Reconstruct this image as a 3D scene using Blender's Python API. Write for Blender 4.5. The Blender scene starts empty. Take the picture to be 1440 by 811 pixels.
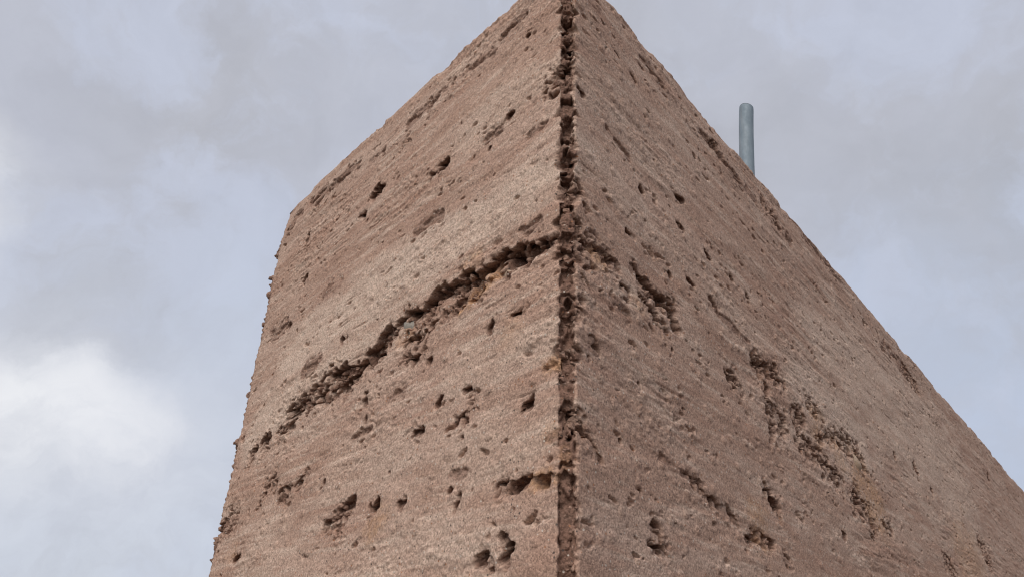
import bpy, math, random
import numpy as np

# ------------------------------------------------------------------ set-up
scene = bpy.context.scene
COL = scene.collection
rng = np.random.RandomState(11)
F = np.float32

H = 2.2569            # wall height (m)
WID = 0.6172          # width of the narrow face
LONG = 4.6            # length of the long face
P0 = np.array([0.04223, 0.49821])          # plan position of the near corner
DL = np.array([-0.63877802, 0.76939108])   # along the narrow face, away from the corner
DR = np.array([0.64787151, 0.76174964])    # along the long face, away from the corner
NL = np.array([-DL[1], DL[0]]); NL = NL if NL @ (-P0) > 0 else -NL
NR = np.array([-DR[1], DR[0]]); NR = NR if NR @ (-P0) > 0 else -NR
CH = 0.0105           # leg of the near chamfer
CA = 0.0060           # leg of the far-left chamfer

# wear traced on the two faces: (depth or strength, [(along, height, radius) ...]) in metres;
# "along" is negative on the narrow face and positive on the long face, 0 at the corner
RUBBLE = [
    (0.014, [(-0.0196, 1.9295, 0.0052), (-0.0347, 1.9275, 0.0069), (-0.0495, 1.9293, 0.0087)]),
    (0.018, [(-0.0495, 1.9293, 0.0087), (-0.0659, 1.933, 0.0081), (-0.0817, 1.9328, 0.0116), (-0.098, 1.9326, 0.0136), (-0.1178, 1.9306, 0.0131)]),
    (0.016, [(-0.1178, 1.9306, 0.0131), (-0.1384, 1.9286, 0.0126), (-0.1576, 1.9271, 0.012), (-0.1845, 1.9267, 0.0106), (-0.2086, 1.9294, 0.009)]),
    (0.017, [(-0.2164, 1.9322, 0.0101), (-0.2379, 1.9336, 0.0114), (-0.2565, 1.929, 0.0106), (-0.2685, 1.9171, 0.0096), (-0.2895, 1.9079, 0.0087)]),
    (0.014, [(-0.2895, 1.9079, 0.0109), (-0.3167, 1.9033, 0.009), (-0.3449, 1.8985, 0.0139), (-0.3726, 1.898, 0.0155), (-0.3983, 1.8974, 0.0136)]),
    (0.012, [(-0.3983, 1.8974, 0.0099), (-0.4325, 1.8936, 0.009)]),
    (0.015, [(-0.4572, 1.8885, 0.0118), (-0.472, 1.88, 0.0146), (-0.4858, 1.8728, 0.0107)]),
    (0.01, [(-0.5138, 1.8711, 0.0083), (-0.5278, 1.867, 0.0098)]),
    (0.009, [(-0.5525, 1.8678, 0.0072), (-0.5606, 1.8587, 0.0072)]),
    (0.008, [(-0.2088, 1.9022, 0.0136), (-0.2191, 1.9132, 0.0099)]),
    (0.006, [(-0.132, 1.8026, 0.0054), (-0.1136, 1.8078, 0.0045), (-0.1114, 1.8236, 0.0031)]),
    (0.009, [(-0.0689, 1.7365, 0.0045), (-0.0556, 1.7373, 0.0044), (-0.0435, 1.7387, 0.0049), (-0.0295, 1.7358, 0.0042), (-0.016, 1.7364, 0.0029)]),
    (0.0108, [(-0.3336, 1.7495, 0.0079), (-0.3119, 1.7505, 0.0096), (-0.2948, 1.7605, 0.0066), (-0.2899, 1.7663, 0.0047)]),
    (0.0108, [(-0.0854, 1.6902, 0.0075), (-0.0769, 1.6837, 0.0055)]),
    (0.007, [(-0.0644, 1.7037, 0.0049), (-0.061, 1.6971, 0.0042)]),
    (0.006, [(-0.448, 1.7936, 0.006), (-0.4195, 1.7989, 0.007), (-0.3945, 1.8059, 0.0045)]),
    (0.006, [(-0.4804, 1.8156, 0.0089), (-0.4938, 1.8082, 0.0064), (-0.5029, 1.7992, 0.0077)]),
    (0.003, [(-0.6076, 1.7836, 0.0128), (-0.5834, 1.7871, 0.0139)]),
    (0.004, [(0.0151, 1.9196, 0.0113), (0.0324, 1.9317, 0.011), (0.0491, 1.9298, 0.0112), (0.0639, 1.9246, 0.0079)]),
    (0.007, [(0.1001, 1.9375, 0.0066), (0.1142, 1.934, 0.0077), (0.126, 1.9292, 0.0097), (0.1379, 1.9228, 0.0088)]),
    (0.008, [(0.1559, 1.9328, 0.0071), (0.1656, 1.9258, 0.0092), (0.1725, 1.9176, 0.0072)]),
    (0.006, [(0.0787, 1.9129, 0.0044), (0.0875, 1.91, 0.0054)]),
    (0.005, [(0.1126, 1.9176, 0.0085), (0.1299, 1.9073, 0.0095), (0.1482, 1.9028, 0.0058)]),
    (0.006, [(0.3518, 1.9406, 0.0079), (0.383, 1.943, 0.0096), (0.4074, 1.9444, 0.0128), (0.4263, 1.9393, 0.0087)]),
    (0.004, [(0.2834, 1.9061, 0.0071), (0.2947, 1.8983, 0.0095)]),
    (0.004, [(0.3763, 1.9211, 0.008)]),
    (0.006, [(0.3803, 1.8853, 0.0144), (0.4032, 1.8838, 0.0161), (0.4142, 1.8754, 0.0108)]),
    (0.006, [(0.4556, 1.9142, 0.0117), (0.4723, 1.9122, 0.0104)]),
    (0.004, [(0.5164, 1.9416, 0.0112), (0.5378, 1.935, 0.0146)]),
    (0.006, [(0.464, 1.8796, 0.0129), (0.4911, 1.8808, 0.0133), (0.5189, 1.881, 0.0137), (0.5419, 1.8735, 0.0155), (0.5567, 1.8682, 0.0126)]),
    (0.007, [(0.5232, 1.9015, 0.0093), (0.5874, 1.9217, 0.0085), (0.6294, 1.9302, 0.016), (0.6672, 1.9264, 0.0147), (0.6899, 1.9142, 0.013), (0.703, 1.9054, 0.0075)]),
    (0.004, [(0.5608, 1.8665, 0.0126), (0.5898, 1.858, 0.0129)]),
    (0.006, [(0.6247, 1.8484, 0.015), (0.6526, 1.8486, 0.0171), (0.6916, 1.8359, 0.0159), (0.6987, 1.828, 0.0106)]),
    (0.007, [(0.7587, 1.8436, 0.0113), (0.7828, 1.8402, 0.0097)]),
    (0.008, [(0.3409, 1.8011, 0.0069), (0.355, 1.7956, 0.0058), (0.3658, 1.785, 0.0059), (0.3711, 1.7741, 0.0047)]),
    (0.006, [(0.1718, 1.7762, 0.0035), (0.1922, 1.7694, 0.0054), (0.2018, 1.7648, 0.0055), (0.2238, 1.7608, 0.0037), (0.2488, 1.7596, 0.0068), (0.2656, 1.7565, 0.005)]),
    (0.006, [(0.2801, 1.7427, 0.006), (0.3102, 1.7498, 0.0042), (0.3256, 1.7465, 0.0064), (0.3416, 1.7438, 0.0044)]),
    (0.005, [(0.3717, 1.7399, 0.0056), (0.3839, 1.7336, 0.0046)]),
    (0.008, [(0.1105, 1.7193, 0.0059), (0.1178, 1.7185, 0.0067)]),
    (0.005, [(0.1149, 1.7113, 0.0081), (0.1227, 1.7059, 0.0074)]),
    (0.003, [(0.0291, 1.8458, 0.0053), (0.0308, 1.8364, 0.0052)]),
    (0.004, [(1.4541, 1.9239, 0.0169), (1.4952, 1.9134, 0.0207)]),
    (0.006, [(1.0978, 1.8435, 0.0152), (1.1375, 1.8342, 0.0156)]),
    (0.003, [(0.2513, 1.9749, 0.0072), (0.2587, 1.9714, 0.0073)]),
    (0.004, [(0.3083, 2.2141, 0.0079), (0.3185, 2.2074, 0.0079)]),
    (0.004, [(0.4562, 2.2105, 0.0091), (0.4798, 2.2095, 0.0093), (0.5051, 2.2043, 0.0076)]),
    (0.004, [(1.1144, 2.2025, 0.0124), (1.1675, 2.1953, 0.0128), (1.1957, 2.1926, 0.0097)]),
    (0.006, [(0.0123, 1.7755, 0.0093), (0.0174, 1.7683, 0.0073), (0.0278, 1.7618, 0.0047), (0.0391, 1.7535, 0.0034)]),
    (0.005, [(0.0128, 1.9771, 0.0095), (0.023, 1.9686, 0.0052)]),
    (0.005, [(0.0079, 1.8688, 0.009), (0.0116, 1.8613, 0.0067)]),
    (0.005, [(0.0026, 1.6907, 0.0052), (0.0099, 1.7052, 0.0036)]),
    (0.007, [(0.0055, 2.1362, 0.0081), (0.01, 2.1346, 0.0051)]),
    (0.013, [(-0.0028, 2.1045, 0.0098), (-0.0101, 2.1003, 0.0116), (-0.0157, 2.0991, 0.0072)]),
]
HOLES = [
    (0.016, [(-0.0028, 2.1071, 0.008), (-0.0101, 2.1021, 0.0099), (-0.0157, 2.0991, 0.0072)]),
    (0.012, [(0.0055, 2.1362, 0.0091), (0.001, 2.127, 0.007)]),
    (0.01, [(0.0021, 1.7777, 0.0059), (0.0055, 1.7685, 0.0052)]),
    (0.008, [(0.0006, 1.8656, 0.0066)]),
    (0.008, [(0.0027, 1.9711, 0.0067)]),
    (0.01, [(-0.3273, 2.1416, 0.0111), (-0.3211, 2.1425, 0.0097)]),
    (0.01, [(-0.2072, 2.0964, 0.0058), (-0.1957, 2.0976, 0.0092), (-0.1835, 2.101, 0.0068)]),
    (0.006, [(-0.3635, 2.1211, 0.0043), (-0.3527, 2.1179, 0.0056)]),
    (0.006, [(-0.5157, 2.1594, 0.0068), (-0.5166, 2.1681, 0.0052)]),
    (0.006, [(-0.5004, 2.0875, 0.0064), (-0.4937, 2.0913, 0.0048)]),
    (0.006, [(-0.0818, 2.0976, 0.004), (-0.0768, 2.1005, 0.003)]),
    (0.005, [(-0.0575, 2.1864, 0.0031)]),
    (0.004, [(-0.1607, 2.1399, 0.0034)]),
    (0.004, [(-0.1082, 2.0759, 0.003)]),
    (0.009, [(-0.2076, 1.882, 0.0057), (-0.1999, 1.8847, 0.0056)]),
    (0.006, [(-0.1798, 1.8728, 0.0036)]),
    (0.008, [(-0.2909, 1.8681, 0.0063), (-0.2899, 1.8589, 0.0062)]),
    (0.006, [(-0.2836, 1.844, 0.0051)]),
    (0.005, [(-0.0935, 1.8746, 0.004), (-0.0893, 1.8804, 0.0032)]),
    (0.007, [(-0.0629, 1.8769, 0.003), (-0.0551, 1.8766, 0.003)]),
    (0.01, [(-0.0475, 1.7964, 0.0053), (-0.0412, 1.7964, 0.0053)]),
    (0.005, [(-0.0497, 1.793, 0.0027)]),
    (0.008, [(-0.1338, 1.7478, 0.0036)]),
    (0.009, [(-0.1242, 1.7369, 0.0057), (-0.121, 1.7407, 0.005)]),
    (0.005, [(-0.1205, 1.8285, 0.0039), (-0.1157, 1.8285, 0.0023)]),
    (0.009, [(-0.1926, 1.8084, 0.0052), (-0.1817, 1.8085, 0.0042)]),
    (0.004, [(-0.1609, 1.8246, 0.0033), (-0.1556, 1.831, 0.0033)]),
    (0.008, [(-0.2523, 1.7516, 0.0071), (-0.2451, 1.7567, 0.0044)]),
    (0.005, [(-0.5204, 2.0273, 0.0062)]),
    (0.005, [(-0.359, 1.9534, 0.0049), (-0.3481, 1.9533, 0.0037)]),
    (0.006, [(-0.5477, 1.7392, 0.0064), (-0.5355, 1.7387, 0.0051)]),
    (0.004, [(-0.3505, 1.7936, 0.0032)]),
    (0.004, [(-0.3703, 1.7251, 0.0031)]),
    (0.014, [(-0.0621, 1.6902, 0.0077), (-0.0564, 1.6966, 0.0065)]),
    (0.005, [(-0.2054, 1.747, 0.0041), (-0.1974, 1.7505, 0.0024)]),
    (0.004, [(-0.1209, 1.7887, 0.0022)]),
    (0.004, [(-0.2292, 1.7806, 0.0022)]),
    (0.004, [(-0.2403, 1.7775, 0.0022)]),
    (0.008, [(0.1301, 1.9325, 0.0049), (0.1349, 1.9302, 0.0049)]),
    (0.004, [(0.1644, 1.9679, 0.0043)]),
    (0.006, [(0.2479, 2.0326, 0.0038), (0.2604, 2.029, 0.0038)]),
    (0.005, [(0.2025, 1.976, 0.0034), (0.2128, 1.9759, 0.0034)]),
    (0.004, [(0.3127, 2.0303, 0.0048)]),
    (0.003, [(0.3532, 2.0283, 0.005)]),
    (0.005, [(0.1131, 2.1828, 0.0037), (0.1183, 2.1779, 0.0037)]),
    (0.004, [(0.078, 2.1894, 0.0035), (0.0859, 2.188, 0.0036)]),
    (0.005, [(0.1948, 2.0741, 0.0037), (0.2072, 2.0749, 0.0037)]),
    (0.003, [(0.1894, 2.0365, 0.0035), (0.1967, 2.0352, 0.0036)]),
    (0.004, [(0.1187, 2.0391, 0.0032), (0.1238, 2.0371, 0.0032)]),
    (0.004, [(0.0886, 1.9745, 0.0029), (0.0958, 1.9738, 0.0029)]),
    (0.005, [(0.5628, 1.7954, 0.0075)]),
    (0.005, [(0.8922, 1.9719, 0.0092)]),
    (0.003, [(1.0227, 1.9823, 0.0129)]),
    (0.003, [(0.0981, 1.8337, 0.0025)]),
    (0.003, [(0.8816, 2.2048, 0.0079)]),
    (0.004, [(0.0141, 2.0894, 0.0029), (0.023, 2.0876, 0.003)]),
    (0.003, [(1.7994, 2.1468, 0.0136)]),
    (0.003, [(1.1038, 1.9646, 0.0081)]),
    (0.004, [(0.2954, 1.7537, 0.0031)]),
    (0.004, [(0.2701, 1.9046, 0.0035), (0.2781, 1.8974, 0.0035)]),
    (0.003, [(0.1734, 1.8348, 0.0024)]),
    (0.003, [(0.159, 1.8873, 0.0024)]),
    (0.003, [(0.234, 1.8089, 0.0025)]),
    (0.003, [(0.0688, 1.778, 0.0019)]),
    (0.003, [(0.0915, 1.7458, 0.0019)]),
]
GROOVES = [
    (0.0045, [(-0.0632, 2.2214, 0.0043), (-0.0808, 2.2172, 0.0066), (-0.0967, 2.2154, 0.0045)]),
    (0.004, [(-0.1886, 2.213, 0.005), (-0.2284, 2.2111, 0.0079), (-0.2754, 2.2098, 0.0055)]),
    (0.004, [(-0.3869, 2.2203, 0.0047), (-0.4467, 2.2207, 0.0083), (-0.5168, 2.2237, 0.0071)]),
    (0.003, [(-0.1149, 2.2077, 0.0057), (-0.1544, 2.211, 0.0048)]),
    (0.0025, [(-0.3252, 2.198, 0.0058), (-0.3593, 2.201, 0.0045)]),
    (0.003, [(-0.0973, 2.0896, 0.004), (-0.1136, 2.089, 0.0041)]),
    (0.003, [(-0.5636, 2.2262, 0.0075), (-0.5909, 2.2079, 0.0076)]),
    (0.0025, [(-0.0307, 2.0561, 0.0035), (-0.0497, 2.0556, 0.0036)]),
    (0.003, [(-0.0328, 1.9544, 0.0032), (-0.055, 1.9544, 0.0041)]),
    (0.003, [(-0.4072, 1.945, 0.0052), (-0.4408, 1.9416, 0.0067)]),
    (0.003, [(-0.1836, 2.0367, 0.0043), (-0.2279, 2.0361, 0.0045)]),
    (0.003, [(-0.3853, 2.0398, 0.0055), (-0.4281, 2.037, 0.0057)]),
    (0.003, [(-0.0256, 1.8206, 0.0026), (-0.0105, 1.8211, 0.0039)]),
    (0.003, [(-0.2149, 1.8571, 0.0037), (-0.2447, 1.8544, 0.0029)]),
    (0.003, [(-0.0207, 1.764, 0.0024), (-0.0101, 1.7657, 0.0024)]),
    (0.003, [(-0.576, 2.0338, 0.0066), (-0.5338, 2.0351, 0.0064)]),
    (0.003, [(-0.2716, 1.8326, 0.003), (-0.3041, 1.8292, 0.0031)]),
    (0.003, [(-0.1088, 1.7606, 0.0028), (-0.1365, 1.7612, 0.003)]),
    (0.003, [(0.2729, 2.2159, 0.0046), (0.3139, 2.2134, 0.0079), (0.3578, 2.2042, 0.0066), (0.4218, 2.2024, 0.007)]),
    (0.003, [(0.1339, 2.2254, 0.0039), (0.1794, 2.2188, 0.0041)]),
    (0.003, [(0.0635, 2.0765, 0.0031), (0.1003, 2.0667, 0.0032)]),
    (0.003, [(0.9744, 2.2064, 0.0084), (1.1144, 2.2025, 0.0124)]),
    (0.002, [(0.6148, 2.2477, 0.0065), (0.7683, 2.2415, 0.0073)]),
    (0.003, [(0.1275, 1.782, 0.0025), (0.1718, 1.7762, 0.0026)]),
    (0.003, [(0.5407, 2.1967, 0.0059), (0.5185, 2.2067, 0.0058)]),
    (0.003, [(0.0602, 1.8947, 0.0034), (0.0816, 1.8907, 0.0035)]),
    (0.002, [(0.2679, 1.9686, 0.0037), (0.3355, 1.9619, 0.004)]),
]
STONES = [
    (0, [(-0.2329, 1.9271, 0.0123)]),
    (0, [(-0.1891, 2.0957, 0.0068)]),
    (0, [(0.6783, 1.9094, 0.0165)]),
    (0, [(-0.086, 1.9261, 0.0083)]),
]
OCHRE = [
    (1.0, [(-0.0955, 1.9244, 0.0084), (-0.113, 1.9222, 0.0078), (-0.1295, 1.9143, 0.0053), (-0.1391, 1.9072, 0.0035)]),
    (0.9, [(-0.1093, 1.9257, 0.0043), (-0.1239, 1.9101, 0.0043)]),
    (0.8, [(-0.0218, 1.8205, 0.0066), (-0.0105, 1.8227, 0.0052)]),
    (0.8, [(-0.0167, 1.7374, 0.007), (-0.0382, 1.7363, 0.0054)]),
    (0.6, [(-0.2457, 1.7389, 0.0138), (-0.2272, 1.7442, 0.0118)]),
    (0.7, [(0.0405, 1.9242, 0.0118), (0.0509, 1.9225, 0.0103)]),
    (0.7, [(0.677, 1.8915, 0.0289), (0.7343, 1.8603, 0.0337), (0.7158, 1.8808, 0.0261)]),
    (0.6, [(0.3154, 1.7671, 0.0258), (0.3013, 1.7744, 0.017)]),
    (0.5, [(0.5984, 1.9011, 0.0269)]),
    (0.5, [(1.339, 1.8791, 0.0798), (1.2271, 1.8812, 0.0568)]),
    (0.4, [(-0.0172, 1.7683, 0.0073)]),
    (0.5, [(-0.226, 1.917, 0.0121), (-0.2375, 1.9117, 0.0092)]),
    (0.5, [(-0.003, 1.7503, 0.0069)]),
    (0.5, [(0.5313, 1.9201, 0.0287)]),
    (0.4, [(-0.5546, 1.7446, 0.0156)]),
    (0.5, [(-0.1183, 1.9574, 0.0108), (-0.1338, 1.9551, 0.0083)]),
    (0.3, [(-0.0642, 1.8671, 0.018)]),
    (0.4, [(0.1058, 1.9077, 0.0129)]),
]
PALE = [
    (1.0, [(-0.0077, 1.9954, 0.0222), (-0.0522, 1.9974, 0.029), (-0.1117, 2.0008, 0.0336), (-0.1902, 1.9972, 0.0394), (-0.2809, 1.9931, 0.0418), (-0.387, 1.9882, 0.0446), (-0.4904, 1.9754, 0.0379)]),
    (0.9, [(-0.2407, 1.9283, 0.0187), (-0.3241, 1.9318, 0.0255), (-0.4179, 1.926, 0.0336), (-0.518, 1.8988, 0.0368), (-0.5728, 1.8839, 0.0296)]),
    (0.6, [(-0.013, 2.1165, 0.0183), (-0.0777, 2.1174, 0.028), (-0.1447, 2.1145, 0.0284)]),
    (0.5, [(-0.0146, 1.8499, 0.0175), (-0.0805, 1.8474, 0.0226), (-0.137, 1.8453, 0.0214)]),
    (0.5, [(-0.0066, 1.771, 0.0119), (-0.0508, 1.7652, 0.0232), (-0.1281, 1.7699, 0.0297)]),
    (0.45, [(-0.2157, 1.7998, 0.0282), (-0.3166, 1.7996, 0.0325)]),
    (0.4, [(-0.1203, 1.7038, 0.0405), (-0.1965, 1.7012, 0.0383)]),
    (0.5, [(-0.4533, 1.7484, 0.0417), (-0.4993, 1.7313, 0.0362)]),
    (0.8, [(0.4768, 1.9587, 0.0403), (0.5722, 1.9557, 0.0444), (0.7102, 1.9499, 0.0389)]),
    (0.45, [(0.0328, 2.0272, 0.015), (0.078, 2.0118, 0.0237), (0.1531, 1.9972, 0.0303), (0.2556, 1.9885, 0.0368), (0.3381, 1.9715, 0.0348)]),
    (0.35, [(0.0232, 2.099, 0.016), (0.0833, 2.0991, 0.0283), (0.164, 2.0894, 0.036)]),
    (0.5, [(0.6082, 1.8942, 0.0271)]),
    (0.7, [(0.5924, 2.0602, 0.0562), (0.9239, 2.0687, 0.1254), (1.3358, 2.0435, 0.1659)]),
]
SUNK = [.007, .006, .003, .008]
TILT = [.5, .1, -.5, .2]
STONE_TAN = [0, 1, 1, 1]
PIPE_A = (0.4046, 1.0632, 2.4426)
PIPE_B = (0.4151, 1.0599, 2.5884)
PIPE_R = 0.0128; TIPSLANT = .003; TIPDIR = math.radians(-25); BENDX = -1
SUN_VEC = (-.43, -1.0, .92); SUN_E = 1.5; SUN_ANG = 25
SKY_DARK = (.475, .482, .525); SKY_MID = (.535, .555, .635); SKY_LIGHT = (.575, .615, .735)
LOBES = [((-.36, .86, .36), 0, 15, .6, (.54, .60, .74)), ((-.47, .80, .37), 0, 7, .55, (.45, .465, .525)), ((-.47, .875, .16), 2, 25, .9, (.66, .705, .80)), ((-.53, .80, .275), 0, 12, .6, (.72, .73, .79)), ((-.44, .87, .23), 0, 10, .6, (.72, .73, .79)), ((-.515, .815, .272), 0, 7.5, .95, (.93, .935, .955)), ((-.462, .848, .268), 0, 6, .8, (.90, .905, .94)), ((-.598, .65, .48), 0, 7, .95, (.90, .91, .93)),
         ((.56, .80, .18), 4, 30, .8, (.525, .595, .74))]
GLOW = (1.5, 1.45, 1.4)
EXPO = 0.0
CRUMBS = [(2.204, 3), (2.191, 5), (2.18, 5), (2.162, 2), (2.142, 5), (2.131, 4), (2.114, 6), (2.103, 5), (2.095, 3),
          (2.068, 3), (2.05, 2), (2.026, 2), (2.01, 2), (1.986, 5), (1.976, 4), (1.961, 2), (1.94, 4), (1.933, 3),
          (1.915, 2), (1.894, 7), (1.882, 3), (1.875, 3), (1.861, 5), (1.851, 5), (1.838, 3), (1.82, 3), (1.802, 2),
          (1.781, 4), (1.77, 5), (1.764, 4), (1.747, 3), (1.735, 2)]

# ------------------------------------------------------------------ noise
def vnoise(x, y, seed):
    """smooth value noise in 0..1"""
    r = np.random.RandomState(seed).rand(256, 256).astype(F)
    x = x + 40000.0; y = y + 40000.0
    xi = np.floor(x).astype(np.int64); yi = np.floor(y).astype(np.int64)
    fx = (x - xi).astype(F); fy = (y - yi).astype(F)
    fx = fx * fx * fx * (fx * (fx * 6 - 15) + 10); fy = fy * fy * fy * (fy * (fy * 6 - 15) + 10)
    x0 = xi & 255; x1 = (xi + 1) & 255; y0 = yi & 255; y1 = (yi + 1) & 255
    a = r[x0, y0] * (1 - fx) + r[x1, y0] * fx
    b = r[x0, y1] * (1 - fx) + r[x1, y1] * fx
    return a * (1 - fy) + b * fy

def fbm(x, y, seed, octaves=4, gain=.5):
    t = 0; amp = 1.; n = 0.
    for k in range(octaves):
        c, s = math.cos(.6 * k), math.sin(.6 * k)
        xx = (x * c - y * s) * 2 ** k if k else x
        yy = (x * s + y * c) * 2 ** k if k else y
        t = t + amp * vnoise(xx, yy, seed + k); n += amp; amp *= gain
    return t / n

def fbm_flat(x, y, seed, octaves=4, gain=.5):
    """no rotation: keeps a stretched grain along the layers"""
    t = 0; amp = 1.; n = 0.
    for k in range(octaves):
        t = t + amp * vnoise(x * 2 ** k, y * 2 ** k, seed + k); n += amp; amp *= gain
    return t / n

def worley(x, y, seed):
    """distance to the nearest jittered point, and that point's random number"""
    r = np.random.RandomState(seed)
    jx = r.rand(128, 128).astype(F); jy = r.rand(128, 128).astype(F); jr = r.rand(128, 128).astype(F)
    x = x + 20000.0; y = y + 20000.0
    xi = np.floor(x).astype(np.int64); yi = np.floor(y).astype(np.int64)
    fx = (x - xi).astype(F); fy = (y - yi).astype(F)
    best = np.full(fx.shape, 9., F); rid = np.zeros(fx.shape, F)
    for dx in (-1, 0, 1):
        for dy in (-1, 0, 1):
            a = (xi + dx) & 127; b = (yi + dy) & 127
            d = (dx + jx[a, b] - fx) ** 2 + (dy + jy[a, b] - fy) ** 2
            m = d < best
            best = np.where(m, d, best); rid = np.where(m, jr[a, b], rid)
    return np.sqrt(best), rid

def sst(a, b, x):
    t = np.clip((x - a) / (b - a), 0, 1)
    return t * t * (3 - 2 * t)

# ------------------------------------------------------------------ the wall's surface grid
def graded(a, b, step, grow):
    """points from a to b, the step growing with distance from a"""
    n = max(2, int(round(math.log(1 + grow * (b - a)) / (grow * step)))) if grow else max(2, int(round((b - a) / step)))
    t = np.linspace(0, 1, n + 1)
    return a + ((np.exp(t * math.log(1 + grow * (b - a))) - 1) / grow if grow else t * (b - a))

A0 = P0 + WID * DL                 # far-left corner in plan
NBK = -NR                          # back face looks the other way
cols = []                          # (plan point, outward normal, along)
def add_cols(p, n, s): cols.append((p, n, s))
def unit(v): return v / np.linalg.norm(v)
# back face, from far away towards the far-left corner
bk = graded(CA, LONG, .0014, 9.0)[::-1]
for t in bk: add_cols(A0 + DR * t, NBK, -WID - t)
NA = unit(NBK + NL); a1 = A0 + DR * CA; a2 = A0 - DL * CA
for t in np.linspace(0, 1, 15)[1:-1]: add_cols(a1 + (a2 - a1) * t, NA, -WID - CA + 2 * CA * t)
i_left0 = len(cols)
for s in np.arange(-WID + CA, -CH, .0009): add_cols(P0 - DL * s, NL, s)
NC = unit(NL + NR); c1 = P0 + DL * CH; c2 = P0 + DR * CH
for t in np.linspace(0, 1, 30)[0:-1]: add_cols(c1 + (c2 - c1) * t, NC, -CH + 2 * CH * t)
for s in graded(CH, LONG, .00105, 1.15): add_cols(P0 + DR * s, NR, s)
# far end
B0 = P0 + DR * LONG; B1 = A0 + DR * LONG
for t in np.linspace(0, 1, 24)[1:-1]: add_cols(B0 + (B1 - B0) * t, unit(DR), LONG + WID * t)
PX = np.array([c[0] for c in cols]); NX = np.array([c[1] for c in cols]); S1 = np.array([c[2] for c in cols])
# soften the normals a little where the faces turn
for _ in range(2):
    m = (np.roll(NX, 1, 0) + 2 * NX + np.roll(NX, -1, 0)); NX = m / np.linalg.norm(m, axis=1, keepdims=True)
# rows: up the face, over a small rounding, and in across the top
RT = .004
zs = list(graded(0, 1.62 - 0, .012, 0)[:-1]) if False else list((1.62 - graded(0, 1.62, .0011, 5.0))[::-1][:-1])
rows = [(z, 0., 0.) for z in zs] + [(z, 0., 0.) for z in np.arange(1.62, H - RT, .0009)]
for k in range(1, 9):
    a = k / 8 * math.pi / 2
    rows.append((H - RT + RT * math.sin(a), RT * (1 - math.cos(a)), a))
for t in graded(0, .012, .0012, 0)[1:]: rows.append((H, RT + t, math.pi / 2))
RZ = np.array([r[0] for r in rows]); RI = np.array([r[1] for r in rows]); RA = np.array([r[2] for r in rows])
ZP = np.where(RA > 0, H - RT + RT * RA + np.maximum(0, RI - RT), RZ)   # height measured along the surface
nc, nr = len(cols), len(rows)
S = np.repeat(S1[:, None], nr, 1).astype(F); Z = np.repeat(ZP[None, :], nc, 0).astype(F)
print('grid', nc, nr, nc * nr)

# ------------------------------------------------------------------ relief (metres, + is outwards)
warp1 = fbm(S / .012, Z / .010, 3, 3) - .5
warp2 = fbm(S / .010, Z / .012, 7, 3) - .5
warp3 = vnoise(S / .0042, Z / .0038, 9) - .5
rough_area = fbm(S / .13, Z / .06, 20, 3)                     # rough and smooth areas
layer = fbm_flat(S / .45, Z / .035, 30, 4)                    # compaction layers
fine_layer = fbm_flat(S / .05, Z / .0075, 40, 3)
h = .0045 * (fbm(S / .30, Z / .22, 50, 3) - .5) + .0030 * (fbm(S / .07, Z / .035, 54, 3) - .5)
h += .0020 * (layer - .5) + (.0004 + .0024 * sst(.45, .75, rough_area)) * (fine_layer - .5)
ra = (.30 + .85 * sst(.45, .75, rough_area)) * np.where(S > 0, .62 - .22 * sst(.3, .9, S), .9)
h += ra * (.0015 * (fbm(S / .011, Z / .008, 60, 3) - .5) + .0009 * (vnoise(S / .0031, Z / .0027, 66) - .5))
# sand and gravel standing proud
d, rid = worley(S / .0052, Z / .0048, 70)
h += .0008 * ra * np.where(rid > .55, np.clip(1 - (d / .5) ** 2, 0, 1), 0)
d, rid = worley(S / .016, Z / .014, 71)
h += .0011 * np.where(rid > .8, np.sqrt(np.clip(1 - (d / .3) ** 2, 0, 1)), 0)
cav = np.zeros_like(h)                                        # recesses, + is inwards
# scattered small voids left by the ramming, thicker along some layers
dens = sst(.40, .68, fbm_flat(S / .16, Z / .022, 80, 3))
qd, rid = worley(S / .0135 + warp1 * .9, Z / .0075 + warp2 * .9, 82)
rad = .12 + .26 * ((rid * 37.7) % 1)
cav += np.where(rid > 1 - .03 - .17 * dens, sst(1.15, .45, qd / rad) * (.0012 + .0036 * ((rid * 91.3) % 1)), 0)
qd, rid = worley(S / .044 + warp1 * .8 + .25 * warp3, Z / .022 + warp2 * .7 + .25 * warp3, 84)
rad = .06 + .14 * ((rid * 17.3) % 1)
cav += np.where(rid > 1 - .02 - .17 * dens, sst(1.2, .4, qd / rad) * (.0015 + .0035 * ((rid * 53.1) % 1)), 0)
# short scraped grooves along the layers
g = fbm_flat(S / .045, Z / .0048, 88, 2)
cav += .0011 * sst(.72, .90, g) * sst(.50, .66, fbm(S / .10, Z / .05, 90, 2))

lumpd, lumpr = worley(S / .0115 + warp1 * 1.1, Z / .0062 + warp2 * 1.1, 95)
lump = np.clip(1.15 - lumpd / .62, 0, 1) * (.25 + .75 * lumpr)
lump = np.clip(lump * 1.25, 0, 1)
brk = sst(.43, .60, fbm(S / .0085 + warp1, Z / .0052 + warp2, 150, 3, .6))
brk2 = sst(.38, .58, fbm(S / .022, Z / .011, 155, 3, .6))
wide = fbm(S / .035, Z / .025, 98, 3) - .5
lump2d, lump2r = worley(S / .0036, Z / .0032, 96)
lump2 = np.clip(1 - (lump2d / .6) ** 2, 0, 1) * lump2r

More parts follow.
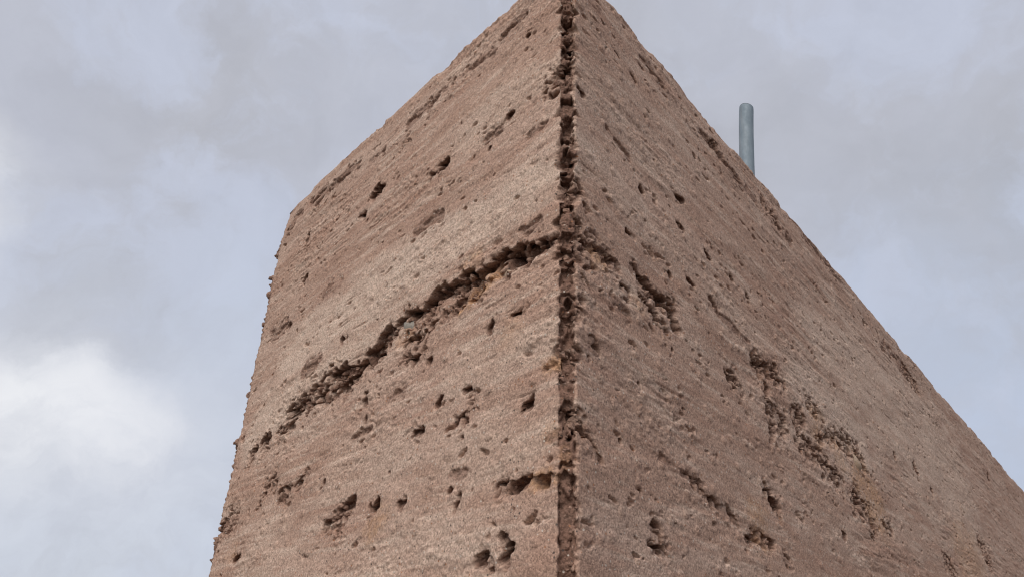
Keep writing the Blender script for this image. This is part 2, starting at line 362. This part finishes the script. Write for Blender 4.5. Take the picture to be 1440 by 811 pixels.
def field(pts, pad):
    """smallest distance / radius to a chain of round spots, on the part of the grid it touches"""
    p = np.array(pts, float)
    i0 = np.searchsorted(S1, (p[:, 0] - pad * p[:, 2]).min()); i1 = np.searchsorted(S1, (p[:, 0] + pad * p[:, 2]).max())
    j0 = np.searchsorted(ZP, (p[:, 1] - pad * p[:, 2]).min()); j1 = np.searchsorted(ZP, (p[:, 1] + pad * p[:, 2]).max())
    sl = (slice(max(0, i0 - 1), i1 + 1), slice(max(0, j0 - 1), j1 + 1))
    s = S[sl]; z = Z[sl]; q = np.full(s.shape, 9., F)
    if len(p) == 1: p = np.vstack([p, p + [[1e-5, 0, 0]]])
    for (ax, az, ar), (bx, bz, br) in zip(p[:-1], p[1:]):
        L2 = (bx - ax) ** 2 + (bz - az) ** 2 + 1e-12
        t = np.clip(((s - ax) * (bx - ax) + (z - az) * (bz - az)) / L2, 0, 1)
        q = np.minimum(q, np.hypot(s - ax - t * (bx - ax), z - az - t * (bz - az)) / (ar + t * (br - ar)))
    return sl, q
# order of S1 over the loop is increasing from the back face to the far end, so searchsorted holds
raw_shade = np.zeros_like(h); rub = np.zeros_like(h); und = np.zeros_like(h)  # first mask: bare inner earth, plus shade painted into the recesses
# the same kind of wear carries on lower down, below what the photograph frames
lr = np.random.RandomState(5)
for _ in range(46):
    s0 = lr.uniform(-.58, 0) if lr.rand() < .4 else lr.uniform(.05, 2.2)
    z0 = lr.choice([.35, .62, .93, 1.22, 1.45]) + .05 * lr.randn(); n_ = lr.randint(1, 5)
    RUBBLE.append((lr.uniform(.006, .014), [(s0 + .022 * k_, z0 + .006 * lr.randn(), lr.uniform(.004, .011)) for k_ in range(n_)]))
for dep, pts in RUBBLE:
    sl, q = field(pts, 1.9)
    q = q * .84 + 1.2 * warp1[sl] + .8 * warp2[sl] + 1.7 * wide[sl] + .55 * warp3[sl]
    m = sst(1.12, .62, q)
    big = dep > .0105
    c = (1.75 if big else 2.0) * dep * m * (1.0 - .70 * lump[sl] * (.4 + .6 * brk[sl]) - .22 * lump2[sl])
    c = c * ((.30 + .70 * brk2[sl]) * (.6 + .4 * brk[sl]) if big else (.22 + .78 * brk[sl]) * (.6 + .4 * brk2[sl]))
    c = c + .0020 * sst(1.9, .9, q) * brk[sl] * (1 - .6 * lump2[sl])
    cav[sl] = np.maximum(cav[sl], c); rub[sl] = np.maximum(rub[sl], m if big else m * .6 * brk[sl]); und[sl] = np.maximum(und[sl], (1.25 * dep if big else 1.1 * dep) * sst(1.1, .3, q) * (.3 + .7 * brk2[sl])); raw_shade[sl] = np.maximum(raw_shade[sl], sst(1.35, .8, q) * (.25 + .75 * brk[sl]))
for dep, pts in HOLES:
    sl, q = field(pts, 1.7)
    q = q * 1.15 + 1.7 * warp1[sl] + 1.3 * warp2[sl] + .9 * warp3[sl]
    und[sl] = np.maximum(und[sl], 1.3 * dep * sst(1.05, .4, q))
    c = 1.5 * dep * sst(1.08, .60, q) * (1 - .55 * lump[sl] - .25 * lump2[sl]) + .0014 * sst(2.0, .9, q) * brk[sl]
    if dep > .008: rub[sl] = np.maximum(rub[sl], .7 * sst(1.0, .6, q))
    cav[sl] = np.maximum(cav[sl], c); raw_shade[sl] = np.maximum(raw_shade[sl], sst(1.15, .8, q))
for dep, pts in GROOVES:
    sl, q = field(pts, 1.9)
    q = q * .8 + 2.0 * warp1[sl] + 1.4 * warp2[sl] + 1.6 * (fine_layer[sl] - .5) + 1.2 * wide[sl] + .4 * warp3[sl]
    c = 1.25 * dep * sst(1.15, .1, q) * (1 - .5 * lump2[sl]) * (.25 + .75 * sst(.38, .62, vnoise(S[sl] / .014, Z[sl] / .0045, 140)))
    cav[sl] = np.maximum(cav[sl], c); raw_shade[sl] = np.maximum(raw_shade[sl], .6 * sst(1.2, .7, q))

# the crumbled chamfer of the near corner: stacked ledges of bare gravelly earth
zedge = vnoise(Z / .021, Z * 0 + 3, 100) * .55 + vnoise(Z / .008, Z * 0 + 7, 101) * .45
zed2 = vnoise(Z / .0045, Z * 0 + 11, 102)
reach = np.where(S < 0, CH * (.90 + .75 * sst(.55, .95, zedge) + .35 * (zed2 - .5) + .35 * warp1), CH * (.66 + .85 * sst(.5, .95, zedge) + .45 * (zed2 - .4) + .8 * warp1 + .4 * warp3))
mc = sst(1.18, .86, np.abs(S) / reach)
ledge = vnoise(S / .016 + 5, Z / .0050 + warp1 * 2.4 + warp3 * .6, 104)
ledge2 = vnoise(S / .02, Z / .014 + warp2 * 1.8, 105)
cc = .0065 * sst(.38, .62, ledge) + .0075 * sst(.42, .72, ledge2) - .0022 * lump - .0010 * lump2 + .0012
cav = np.maximum(cav, 0) * (1 - mc) + np.maximum(mc * cc * (.45 + .9 * vnoise(Z / .05, Z * 0 + 2, 106)), cav * mc * .9)
raw_shade = np.maximum(raw_shade, mc)  # corner strip: bare earth, its notch shade painted into the colour too
# the far-left arris: loose crumbs cling to it
sa = S + WID
ma = sst(1.5, 1.0, np.abs(sa) / CA)
h += ma * (.0013 * (lump - .4) + .0005 * (lump2 - .5))
raw_shade = np.maximum(raw_shade, .6 * ma)
h -= .010 * sst(2.205, 2.257, Z) * sst(-.004, -.05, -np.abs(sa)) * 0
top_wear = sst(2.19, 2.26, Z) * sst(.06, .0, np.abs(sa))
h -= .005 * top_wear
for k, (z0, q) in enumerate(CRUMBS):
    rr = q * .00078 + .0012
    s0 = -WID - .0035 - .004 * rng.rand()
    for m in range(2):
        sl, qq = field([(s0 - m * rr * .8, z0 + (rng.rand() - .5) * .5 * rr, rr * (1 - .25 * m))], 1.5)
        qq = qq + .5 * warp1[sl] + .4 * warp2[sl]
        h[sl] += 1.15 * rr * np.sqrt(np.clip(1 - qq ** 2, 0, 1)) * (1 if m == 0 else .5)
# the top arris is nibbled
mt = sst(.016, .0, np.abs(Z - (H - .001)))
h -= mt * (.0032 * sst(.45, .8, fbm(S / .05, Z / .03, 110, 2)) + .0005 * (fbm(S / .008, Z / .008, 113, 2) - .3))

cav = np.maximum(cav, 0)
tot = h - cav
# positions
ca = np.cos(RA)[None, :]; sa_ = np.sin(RA)[None, :]
X = PX[:, 0][:, None] - NX[:, 0][:, None] * RI[None, :] + NX[:, 0][:, None] * tot * ca
Y = PX[:, 1][:, None] - NX[:, 1][:, None] * RI[None, :] + NX[:, 1][:, None] * tot * ca
ZZ = RZ[None, :] + tot * sa_ + .70 * und * (1 - mc) * ca + .3 * cav * mc * ca                  # recesses undercut upwards, so their roofs overhang
ZZ[:, 0] = np.minimum(ZZ[:, 0], 0) - .05

# slow tints in the earth itself
pale = np.zeros_like(h); ochre = np.zeros_like(h)
for lst, arr in ((PALE, pale), (OCHRE, ochre)):
    for k, pts in lst:
        sl, q = field(pts, 2.4)
        q = q + 1.3 * (fbm(S[sl] / .05, Z[sl] / .018, 120, 4) - .5) + .5 * warp1[sl]
        arr[sl] = np.maximum(arr[sl], k * sst(1.5, .3, q))
pale *= (1 - raw_shade)

verts = np.stack([X, Y, ZZ], -1).reshape(-1, 3).astype(F)
ii, jj = np.meshgrid(np.arange(nc), np.arange(nr - 1), indexing='ij')
i2 = (ii + 1) % nc
quads = np.stack([ii * nr + jj, i2 * nr + jj, i2 * nr + jj + 1, ii * nr + jj + 1], -1)   # (nc, nr-1, 4)

# ------------------------------------------------------------------ helpers for objects
def link(o, parent=None):
    COL.objects.link(o)
    if parent is not None: o.parent = parent
    return o

def grid_object(name, quad_sel, mat, parent, cap=False):
    used = np.unique(quad_sel)
    remap = np.zeros(len(verts), np.int64); remap[used] = np.arange(len(used))
    q = remap[quad_sel].astype(np.int32)
    me = bpy.data.meshes.new(name)
    v = verts[used]
    loops = q.reshape(-1); starts = np.arange(len(q), dtype=np.int32) * 4
    if cap:                                                    # close the top a little below the rim's level
        n0 = len(v)
        tl = .0095
        ins = [P0 + (DL + DR) * tl, P0 + DR * (LONG - tl) + DL * tl, A0 + DR * (LONG - tl) - DL * tl, A0 + (DR - DL) * tl]
        v = np.vstack([v, np.array([[p[0], p[1], H - .009] for p in ins], F)])
        loops = np.concatenate([loops, np.arange(n0, n0 + 4, dtype=np.int32)])
        starts = np.append(starts, len(q) * 4).astype(np.int32)
    me.vertices.add(len(v)); me.vertices.foreach_set('co', v.reshape(-1))
    me.loops.add(len(loops)); me.loops.foreach_set('vertex_index', loops.astype(np.int32))
    me.polygons.add(len(starts)); me.polygons.foreach_set('loop_start', starts)
    me.polygons.foreach_set('loop_total', np.full(len(starts), 4, np.int32))
    for nm, arr in (('pale', pale), ('ochre', ochre), ('raw_shade', raw_shade)):
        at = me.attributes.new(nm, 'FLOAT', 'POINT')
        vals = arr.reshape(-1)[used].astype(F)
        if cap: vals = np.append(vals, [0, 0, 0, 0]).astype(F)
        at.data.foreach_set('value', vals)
    me.update(calc_edges=True)
    me.polygons.foreach_set('use_smooth', np.ones(len(starts), bool))
    me.materials.append(mat)
    return link(bpy.data.objects.new(name, me), parent)

def mesh_object(name, v, f, mat, parent=None, smooth=True):
    me = bpy.data.meshes.new(name)
    me.from_pydata([tuple(p) for p in v], [], f)
    me.polygons.foreach_set('use_smooth', [smooth] * len(f))
    me.materials.append(mat); me.update()
    return link(bpy.data.objects.new(name, me), parent)

# ------------------------------------------------------------------ materials
def new_mat(name):
    m = bpy.data.materials.new(name); m.use_nodes = True
    nt = m.node_tree; b = nt.nodes['Principled BSDF']
    return m, nt, b
class N:
    def __init__(self, nt): self.nt = nt
    def node(self, t, **kw):
        n = self.nt.nodes.new(t)
        for k, v in kw.items(): setattr(n, k, v)
        return n
    def link(self, a, b): self.nt.links.new(a, b)
    def put(self, sock, v):
        if hasattr(v, 'is_output'): self.link(v, sock)
        else: sock.default_value = v
    def mapping(self, vec, scale, loc=(0, 0, 0)):
        n = self.node('ShaderNodeMapping'); self.link(vec, n.inputs[0]); n.inputs['Scale'].default_value = scale; n.inputs['Location'].default_value = loc
        return n.outputs[0]
    def noise(self, vec, scale, detail=3, rough=.5):
        n = self.node('ShaderNodeTexNoise'); self.link(vec, n.inputs['Vector'])
        n.inputs['Scale'].default_value = scale; n.inputs['Detail'].default_value = detail; n.inputs['Roughness'].default_value = rough
        return n.outputs['Fac']
    def voronoi(self, vec, scale):
        n = self.node('ShaderNodeTexVoronoi'); self.link(vec, n.inputs['Vector']); n.inputs['Scale'].default_value = scale
        return n.outputs['Distance'], n.outputs['Color']
    def rng(self, v, a, b, c=0., d=1., smooth=False):
        n = self.node('ShaderNodeMapRange'); n.clamp = True
        if smooth: n.interpolation_type = 'SMOOTHSTEP'
        self.put(n.inputs['Value'], v)
        for i, x in zip(('From Min', 'From Max', 'To Min', 'To Max'), (a, b, c, d)): n.inputs[i].default_value = x
        return n.outputs[0]
    def math(self, op, a, b=0., c=None):
        n = self.node('ShaderNodeMath', operation=op); self.put(n.inputs[0], a); self.put(n.inputs[1], b)
        if c is not None: self.put(n.inputs[2], c)
        return n.outputs[0]
    def mix(self, f, a, b, mode='MIX'):
        n = self.node('ShaderNodeMix', data_type='RGBA', blend_type=mode)
        self.put(n.inputs[0], f); self.put(n.inputs[6], a if hasattr(a, 'is_output') else (*a, 1)); self.put(n.inputs[7], b if hasattr(b, 'is_output') else (*b, 1))
        return n.outputs[2]
    def grey(self, v):
        n = self.node('ShaderNodeCombineColor')
        for k in range(3): self.link(v, n.inputs[k])
        return n.outputs[0]
    def attr(self, nm):
        return self.node('ShaderNodeAttribute', attribute_name=nm).outputs['Fac']
    def sep(self, c):
        n = self.node('ShaderNodeSeparateColor'); self.link(c, n.inputs[0]); return n.outputs

def earth_material(name, with_attr=True):
    m, nt, b = new_mat(name); g = N(nt)
    co = g.node('ShaderNodeTexCoord').outputs['Object']
    strata = g.noise(g.mapping(co, (3, 3, 26)), 1.0, 5, .6)
    patch = g.noise(g.mapping(co, (9, 9, 16)), 1.0, 5, .6)
    streak = g.noise(g.mapping(co, (13, 13, 130)), 1.0, 6, .65)
    streak2 = g.noise(g.mapping(co, (9, 9, 95), (3.1, 1.7, .4)), 1.0, 6, .65)
    c = g.mix(g.rng(strata, .40, .60, 0, 1, True), EARTH_A, EARTH_B)
    c = g.mix(g.rng(patch, .45, .72, 0, .6, True), c, EARTH_RED)
    c = g.mix(g.rng(streak, .48, .68, 0, .55, True), c, EARTH_PALE)
    c = g.mix(g.rng(streak2, .50, .70, 0, .75, True), c, EARTH_RED)
    if with_attr:
        p = g.math('MULTIPLY', g.attr('pale'), g.rng(g.noise(g.mapping(co, (40, 40, 90)), 1.0, 4, .65), .3, .65, .35, 1))
        c = g.mix(g.math('MULTIPLY', p, .82), c, EARTH_PALE)
        c = g.mix(g.math('MULTIPLY', g.attr('raw_shade'), .85), c, EARTH_RAW_SHADE)  # bare earth with recess shade mixed into the base colour
        o = g.math('MULTIPLY', g.attr('ochre'), g.rng(g.noise(co, 160, 4, .6), .32, .58, 0, 1))
        c = g.mix(g.math('MULTIPLY', o, .85), c, EARTH_OCHRE)
    # sand: every grain has its own tone, a few are whitish, a few black
    dist, col = g.voronoi(co, 760); r1 = g.sep(col)
    c = g.mix(1.0, c, g.grey(g.rng(r1[0], 0, 1, .65, 1.32)), 'MULTIPLY')
    c = g.mix(g.rng(g.noise(co, 420, 3, .7), .3, .7, 0, .5), c, g.mix(1.0, c, (.66, .64, .62), 'MULTIPLY'))
    dist2, col2 = g.voronoi(co, 300); r2 = g.sep(col2)
    inn = g.rng(dist2, .28, .20, 0, 1)
    c = g.mix(g.math('MULTIPLY', g.rng(r2[0], .88, .90), inn), c, (.52, .45, .39))
    c = g.mix(g.math('MULTIPLY', g.rng(r2[1], .90, .92), inn), c, (.10, .075, .065))
    c = g.mix(g.math('MULTIPLY', g.rng(r2[2], .93, .95), inn), c, (.33, .16, .09))
    nt.links.new(c, b.inputs['Base Color'])
    b.inputs['Roughness'].default_value = .95
    b.inputs['Specular IOR Level'].default_value = .15
    hb = g.math('ADD', g.math('MULTIPLY', g.noise(co, 330, 4, .65), 1.0), g.math('MULTIPLY', g.rng(dist, 0, .6, 1, 0), .35))
    bp = g.node('ShaderNodeBump'); bp.inputs['Strength'].default_value = .9; bp.inputs['Distance'].default_value = .0007
    nt.links.new(hb, bp.inputs['Height']); nt.links.new(bp.outputs[0], b.inputs['Normal'])
    return m

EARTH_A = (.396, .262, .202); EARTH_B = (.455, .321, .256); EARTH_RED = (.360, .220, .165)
EARTH_PALE = (.610, .480, .395); EARTH_RAW_SHADE = (.165, .092, .068); EARTH_OCHRE = (.47, .275, .155)  # bare inner earth, darkened further to paint shade into cracks and hollows
M_EARTH = earth_material('rammed_earth')

def stone_material(name, c1, c2):
    m, nt, b = new_mat(name); g = N(nt)
    co = g.node('ShaderNodeTexCoord').outputs['Object']
    c = g.mix(g.rng(g.noise(co, 140, 5, .65), .35, .65), c1, c2)
    c = g.mix(g.rng(g.noise(co, 700, 2, .6), .5, .75, 0, .6), c, (.12, .10, .085))
    nt.links.new(c, b.inputs['Base Color']); b.inputs['Roughness'].default_value = .8
    bp = g.node('ShaderNodeBump'); bp.inputs['Strength'].default_value = .6; bp.inputs['Distance'].default_value = .0008
    nt.links.new(g.noise(co, 420, 4, .6), bp.inputs['Height']); nt.links.new(bp.outputs[0], b.inputs['Normal'])
    return m
M_STONE_GREY = stone_material('grey_stone', (.20, .180, .155), (.27, .24, .205))
M_STONE_TAN = stone_material('tan_stone', (.36, .25, .17), (.42, .32, .24))

m, nt, b = new_mat('galvanised_steel'); g = N(nt); M_STEEL = m
co = g.node('ShaderNodeTexCoord').outputs['Object']
sp = g.noise(g.mapping(co, (1, 1, .35)), 90, 4, .6)
c = g.mix(g.rng(sp, .35, .65), (.14, .185, .225), (.20, .25, .295))
c = g.mix(g.rng(g.noise(g.mapping(co, (1, 1, .1)), 60, 3, .5), .55, .8, 0, .4), c, (.20, .185, .165))
nt.links.new(c, b.inputs['Base Color'])
b.inputs['Metallic'].default_value = .1
nt.links.new(g.rng(g.noise(co, 120, 3, .5), .3, .7, .55, .7), b.inputs['Roughness'])
m, nt, b = new_mat('dull_pipe_end'); M_CAP = m; g = N(nt)
co = g.node('ShaderNodeTexCoord').outputs['Object']
nt.links.new(g.mix(g.noise(co, 200, 3), (.03, .034, .04), (.06, .065, .072)), b.inputs['Base Color']); b.inputs['Roughness'].default_value = .8; b.inputs['Specular IOR Level'].default_value = .05

m, nt, b = new_mat('bare_ground'); M_GROUND = m; g = N(nt)
co = g.node('ShaderNodeTexCoord').outputs['Object']
c = g.mix(g.rng(g.noise(co, .9, 6, .6), .35, .65), (.085, .065, .052), (.125, .097, .078))
c = g.mix(g.rng(g.noise(co, 45, 4, .7), .45, .75, 0, .7), c, (.16, .13, .105))
nt.links.new(c, b.inputs['Base Color']); b.inputs['Roughness'].default_value = 1
bp = g.node('ShaderNodeBump'); bp.inputs['Strength'].default_value = .6; bp.inputs['Distance'].default_value = .02
nt.links.new(g.noise(co, 30, 6, .65), bp.inputs['Height']); nt.links.new(bp.outputs[0], b.inputs['Normal'])

# ------------------------------------------------------------------ the wall and its parts
wall = bpy.data.objects.new('rammed_earth_wall', None); link(wall)
wall['label'] = 'tall brown rammed earth wall with layered pitted faces and crumbling vertical corner'
wall['category'] = 'wall'; wall['kind'] = 'thing'
edge_i = np.where(np.abs(S1) < CH * 1.35)[0]; lo, hi = edge_i[0], edge_i[-1]
sel_edge = np.zeros(nc, bool); sel_edge[lo:hi] = True
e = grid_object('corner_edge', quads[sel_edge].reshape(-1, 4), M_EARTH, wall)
e['label'] = 'narrow crumbled corner strip of bare gravelly earth with shade darkened into its colour'
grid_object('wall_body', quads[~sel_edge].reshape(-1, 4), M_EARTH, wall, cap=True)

def blob(rx, ry, rz, seed, n=18, mth=12):
    """a rounded, slightly angular stone"""
    r = np.random.RandomState(seed); k = [r.randn(3) for _ in range(7)]; k = [q / np.linalg.norm(q) for q in k]
    off = [.52 + .36 * r.rand() for _ in k]
    v = []; f = []
    for i in range(mth + 1):
        for j in range(n):
            t = math.pi * i / mth; p = 2 * math.pi * j / n
            d = np.array([math.sin(t) * math.cos(p), math.sin(t) * math.sin(p), math.cos(t)])
            rad = 1.0
            for q, o in zip(k, off):
                x = d @ q
                if x > .05: rad = min(rad, o / x)
            v.append(d * rad * np.array([rx, ry, rz]))
    for i in range(mth):
        for j in range(n):
            f.append((i * n + j, (i + 1) * n + j, (i + 1) * n + (j + 1) % n, i * n + (j + 1) % n))
    return np.array(v), f
for k, (tone, pts) in enumerate(STONES):
    s, z, r = pts[0]
    dirn, nrm = (DL, NL) if s < 0 else (DR, NR)
    v, f = blob(r * 1.5, r * 1.3, r * 1.0, 40 + k)
    v += .05 * r * np.random.RandomState(k).randn(*v.shape)
    sunk = SUNK[k]
    p = P0 + dirn * abs(s) - nrm * (r * .95 + sunk)
    tilt = TILT[k]
    ct, st = math.cos(tilt), math.sin(tilt)
    vx = v[:, 0] * ct - v[:, 2] * st; vz = v[:, 0] * st + v[:, 2] * ct
    w3 = np.stack([p[0] + dirn[0] * vx + nrm[0] * v[:, 1], p[1] + dirn[1] * vx + nrm[1] * v[:, 1], z + vz], 1)
    o = mesh_object('embedded_stone', w3, f, M_STONE_TAN if STONE_TAN[k] else M_STONE_GREY, wall)

# loose clods and gravel lodged in the hollows, on the corner strip and on the far-left arris
def clod_mass(name, picks, sizes, lift, mat, seed):
    r = np.random.RandomState(seed)
    base = [blob(1, .85, .75, 900 + k, 9, 6) for k in range(10)]
    V = []; Fq = []; RAW_SHADES = []; n0 = 0
    for (i, j), sz in zip(picks, sizes):
        v, f = base[r.randint(10)]
        a = r.rand(3) * 2 * math.pi
        ca_, sa2 = math.cos(a[0]), math.sin(a[0]); cb, sb = math.cos(a[1]), math.sin(a[1])
        M1 = np.array([[ca_, -sa2, 0], [sa2, ca_, 0], [0, 0, 1]]); M2 = np.array([[1, 0, 0], [0, cb, -sb], [0, sb, cb]])
        p = np.array([X[i, j], Y[i, j], ZZ[i, j]]) + np.append(NX[i] * lift * sz, 0)
        w = (v * sz * (1 + .12 * r.randn(len(v), 1))) @ (M1 @ M2).T + p
        V.append(w); Fq.append(np.array(f) + n0); n0 += len(v); RAW_SHADES += [.35 + .65 * r.rand()] * len(v)
    o = mesh_object(name, np.vstack(V), [tuple(int(k) for k in q) for q in np.vstack(Fq)], mat, wall, False)
    at = o.data.attributes.new('raw_shade', 'FLOAT', 'POINT'); at.data.foreach_set('value', np.array(RAW_SHADES, F))  # clods share the shade-darkened earth colour, strength varied per clod
    o['kind'] = 'stuff'
    return o
pr_ = np.random.RandomState(77)
area = np.gradient(S1)[:, None] * np.gradient(ZP)[None, :]
area = np.clip(area, 0, 4e-6)
def pick(weight, n):
    w = (weight * area).ravel(); c_ = np.cumsum(w, dtype=np.float64); k = np.searchsorted(c_, pr_.rand(n) * c_[-1])
    return list(zip(*np.unravel_index(np.clip(k, 0, w.size - 1), weight.shape)))
w_hollow = np.where((rub > .5) & (cav > .0025) & (Z > 1.5), 1., 0.) * (1 - mc)
pk = pick(w_hollow, 1250)
sz = [min(.0065, .0012 * math.exp(.80 * pr_.randn() - .05)) for _ in pk]
sz = [min(q, .0008 + .45 * float(cav[i, j])) for q, (i, j) in zip(sz, pk)]
clod_mass('hollow_rubble', pk, sz, .15, M_EARTH, 1)['label'] = 'crumbly rubble with shade darkened into its colour, lodged in the hollows and cracks'
w_edge = np.where((mc > .7) & (Z > 1.4) & (Z < H - .003), 1., 0.)
pk = pick(w_edge, 300)
sz = [min(.0042, .0012 * math.exp(.5 * pr_.randn() + .2)) for _ in pk]
clod_mass('corner_rubble', pk, sz, -.35, M_EARTH, 2)['label'] = 'small clods stuck along the crumbled corner strip'
w_ar = np.where((sa < .002) & (sa > -.008) & (Z > 1.4) & (Z < H - .02), 1., 0.)
pk = pick(w_ar * (.04 + sst(.52, .72, vnoise(Z / .028, Z * 0, 131))), 150)
sz = [min(.0062, .0016 * math.exp(.65 * pr_.randn() + .2)) for _ in pk]
clod_mass('edge_crumbs', pk, sz, .08, M_EARTH, 3)['label'] = 'loose crumbs clinging to the far left edge'

# ------------------------------------------------------------------ the pipe on the wall
pipe = bpy.data.objects.new('metal_pipe', None); link(pipe)
pipe['label'] = 'thin grey galvanised metal pipe standing upright on top of the earth wall'
pipe['category'] = 'pipe'; pipe['kind'] = 'thing'
PA = np.array(PIPE_A); PB = np.array(PIPE_B); ax = (PB - PA) / np.linalg.norm(PB - PA)
base = PA + ax * ((H - .03 - PA[2]) / ax[2])
ex = np.cross(ax, [0, 1, 0]); ex /= np.linalg.norm(ex); ey = np.cross(ax, ex)
LEN = np.linalg.norm(PB - base)
v = []; f = []; n = 40
sts = [0, .3, .6, .8, .88, .92, .94]
sts = [t * LEN for t in sts] + [LEN - .014, LEN - .010, LEN - .006, LEN - .003]
def ring(t, rad):
    out = []
    for j in range(n):
        a = 2 * math.pi * j / n
        tt = t
        if t > LEN * .9: tt = t + TIPSLANT * math.cos(a - TIPDIR) * (t - LEN * .9) / (LEN * .1)
        bend = .004 * max(0, t / LEN - .55) ** 2 / .2
        out.append(base + ax * tt + ex * (rad * math.cos(a) + bend * BENDX) + ey * (rad * math.sin(a)))
    return out
for t in sts: v += ring(t, PIPE_R * (1 - .035 * (max(0, t - LEN + .014) / .011) ** 2.0))
for i in range(len(sts) - 1):
    for j in range(n): f.append((i * n + j, i * n + (j + 1) % n, (i + 1) * n + (j + 1) % n, (i + 1) * n + j))
mesh_object('tube', v, f, M_STEEL, pipe)
v = ring(LEN - .003, PIPE_R * .965) + ring(LEN - .0014, PIPE_R * .90) + ring(LEN, PIPE_R * .74)
f = [(i * n + j, i * n + (j + 1) % n, (i + 1) * n + (j + 1) % n, (i + 1) * n + j) for i in range(2) for j in range(n)]
f.append(tuple(range(2 * n, 3 * n)))
o = mesh_object('end_cap', v, f, M_CAP, pipe); o['label'] = 'dark rounded end of the pipe'
pipe_base = base

# ------------------------------------------------------------------ ground
gs = 1500.
ground = mesh_object('ground', [(-gs, -gs, 0), (gs, -gs, 0), (gs, gs, 0), (-gs, gs, 0)], [(0, 1, 2, 3)], M_GROUND, None, False)
ground['kind'] = 'structure'

# ------------------------------------------------------------------ sky and light
SUN_DIR = np.array(SUN_VEC, float); SUN_DIR /= np.linalg.norm(SUN_DIR)
elev = math.asin(SUN_DIR[2]); azim = math.atan2(SUN_DIR[0], SUN_DIR[1])
world = bpy.data.worlds.new('World'); scene.world = world; world.use_nodes = True
nt = world.node_tree; g = N(nt); bg = nt.nodes['Background']
STR = .1
sky = g.node('ShaderNodeTexSky', sky_type='NISHITA'); sky.sun_disc = False
sky.sun_elevation = elev; sky.sun_rotation = azim; sky.air_density = 1.0; sky.dust_density = 2.0
dirv = g.node('ShaderNodeTexCoord').outputs['Generated']
def lobe(d, inner, outer, warp=None):
    d = np.array(d, float); d /= np.linalg.norm(d)
    n = g.node('ShaderNodeVectorMath', operation='DOT_PRODUCT'); g.link(warp if warp is not None else dirv, n.inputs[0]); n.inputs[1].default_value = tuple(d)
    return g.rng(g.math('ARCCOSINE', g.math('MINIMUM', n.outputs['Value'], .999999)), math.radians(outer), math.radians(inner), 0, 1, True)
# turbulent cloud directions
nz = g.node('ShaderNodeTexNoise'); g.link(dirv, nz.inputs['Vector']); nz.inputs['Scale'].default_value = 3.6; nz.inputs['Detail'].default_value = 8; nz.inputs['Roughness'].default_value = .58
off = g.node('ShaderNodeVectorMath', operation='MULTIPLY_ADD'); g.link(nz.outputs['Color'], off.inputs[0]); off.inputs[1].default_value = (.25, .25, .25); g.link(dirv, off.inputs[2])
sub = g.node('ShaderNodeVectorMath', operation='SUBTRACT'); g.link(off.outputs[0], sub.inputs[0]); sub.inputs[1].default_value = (.125, .125, .125)
nrm_ = g.node('ShaderNodeVectorMath', operation='NORMALIZE'); g.link(sub.outputs[0], nrm_.inputs[0]); wd = nrm_.outputs[0]
big = g.noise(wd, 2.2, 4, .45)
mid = g.noise(wd, 5.0, 8, .62)
finec = g.noise(wd, 14, 8, .62)
patchy = g.rng(g.noise(wd, 7.5, 8, .62), .34, .62, .45, 1.0, True)
c = g.mix(g.rng(big, .36, .64, 0, 1, True), SKY_DARK, SKY_MID)
c = g.mix(g.rng(mid, .44, .62, 0, .8, True), c, SKY_LIGHT)
c = g.mix(1.0, c, g.grey(g.rng(finec, .3, .7, .955, 1.045)), 'MULTIPLY')
for d, i, o, k, colr in LOBES:
    c = g.mix(g.math('MULTIPLY', g.math('MULTIPLY', lobe(d, i, o, wd), k), patchy), c, colr)
glow = lobe(SUN_DIR, 5, 85)
c = g.mix(g.math('MULTIPLY', glow, 1.0), c, GLOW)
sc = g.mix(1.0, c, (1 / STR,) * 3, 'MULTIPLY')
c = g.mix(.92, sky.outputs[0], sc)
nt.links.new(c, bg.inputs['Color']); bg.inputs['Strength'].default_value = STR

ld = bpy.data.lights.new('sun', 'SUN'); ld.energy = SUN_E; ld.angle = math.radians(SUN_ANG); ld.color = (1, .955, .90)
lo_ = bpy.data.objects.new('sun', ld); link(lo_); lo_.location = (0, 0, 30)
from mathutils import Vector, Matrix
lo_.rotation_euler = Vector(tuple(SUN_DIR)).to_track_quat('Z', 'Y').to_euler()

# ------------------------------------------------------------------ camera
R = [[0.9991889562898426, -0.04026697938031916, 0.0],
     [-0.01946979512627728, -0.48312549316550857, -0.8753346131230758],
     [0.03524708081750655, 0.8746246784908195, -0.4835176471119488]]
cd = bpy.data.cameras.new('camera'); cam = link(bpy.data.objects.new('camera', cd))
mw = Matrix(R).to_4x4(); mw.translation = Vector((0, 0, 1.6)); cam.matrix_world = mw
cd.sensor_width = 36; cd.lens = 36 * 1070 / 1440; cd.clip_start = .02; cd.clip_end = 5000
scene.camera = cam
scene.view_settings.view_transform = 'Standard'; scene.view_settings.look = 'None'
scene.view_settings.gamma = 1; scene.view_settings.use_curve_mapping = False
scene.view_settings.exposure = EXPO
scene.cycles.filter_width = 1.15
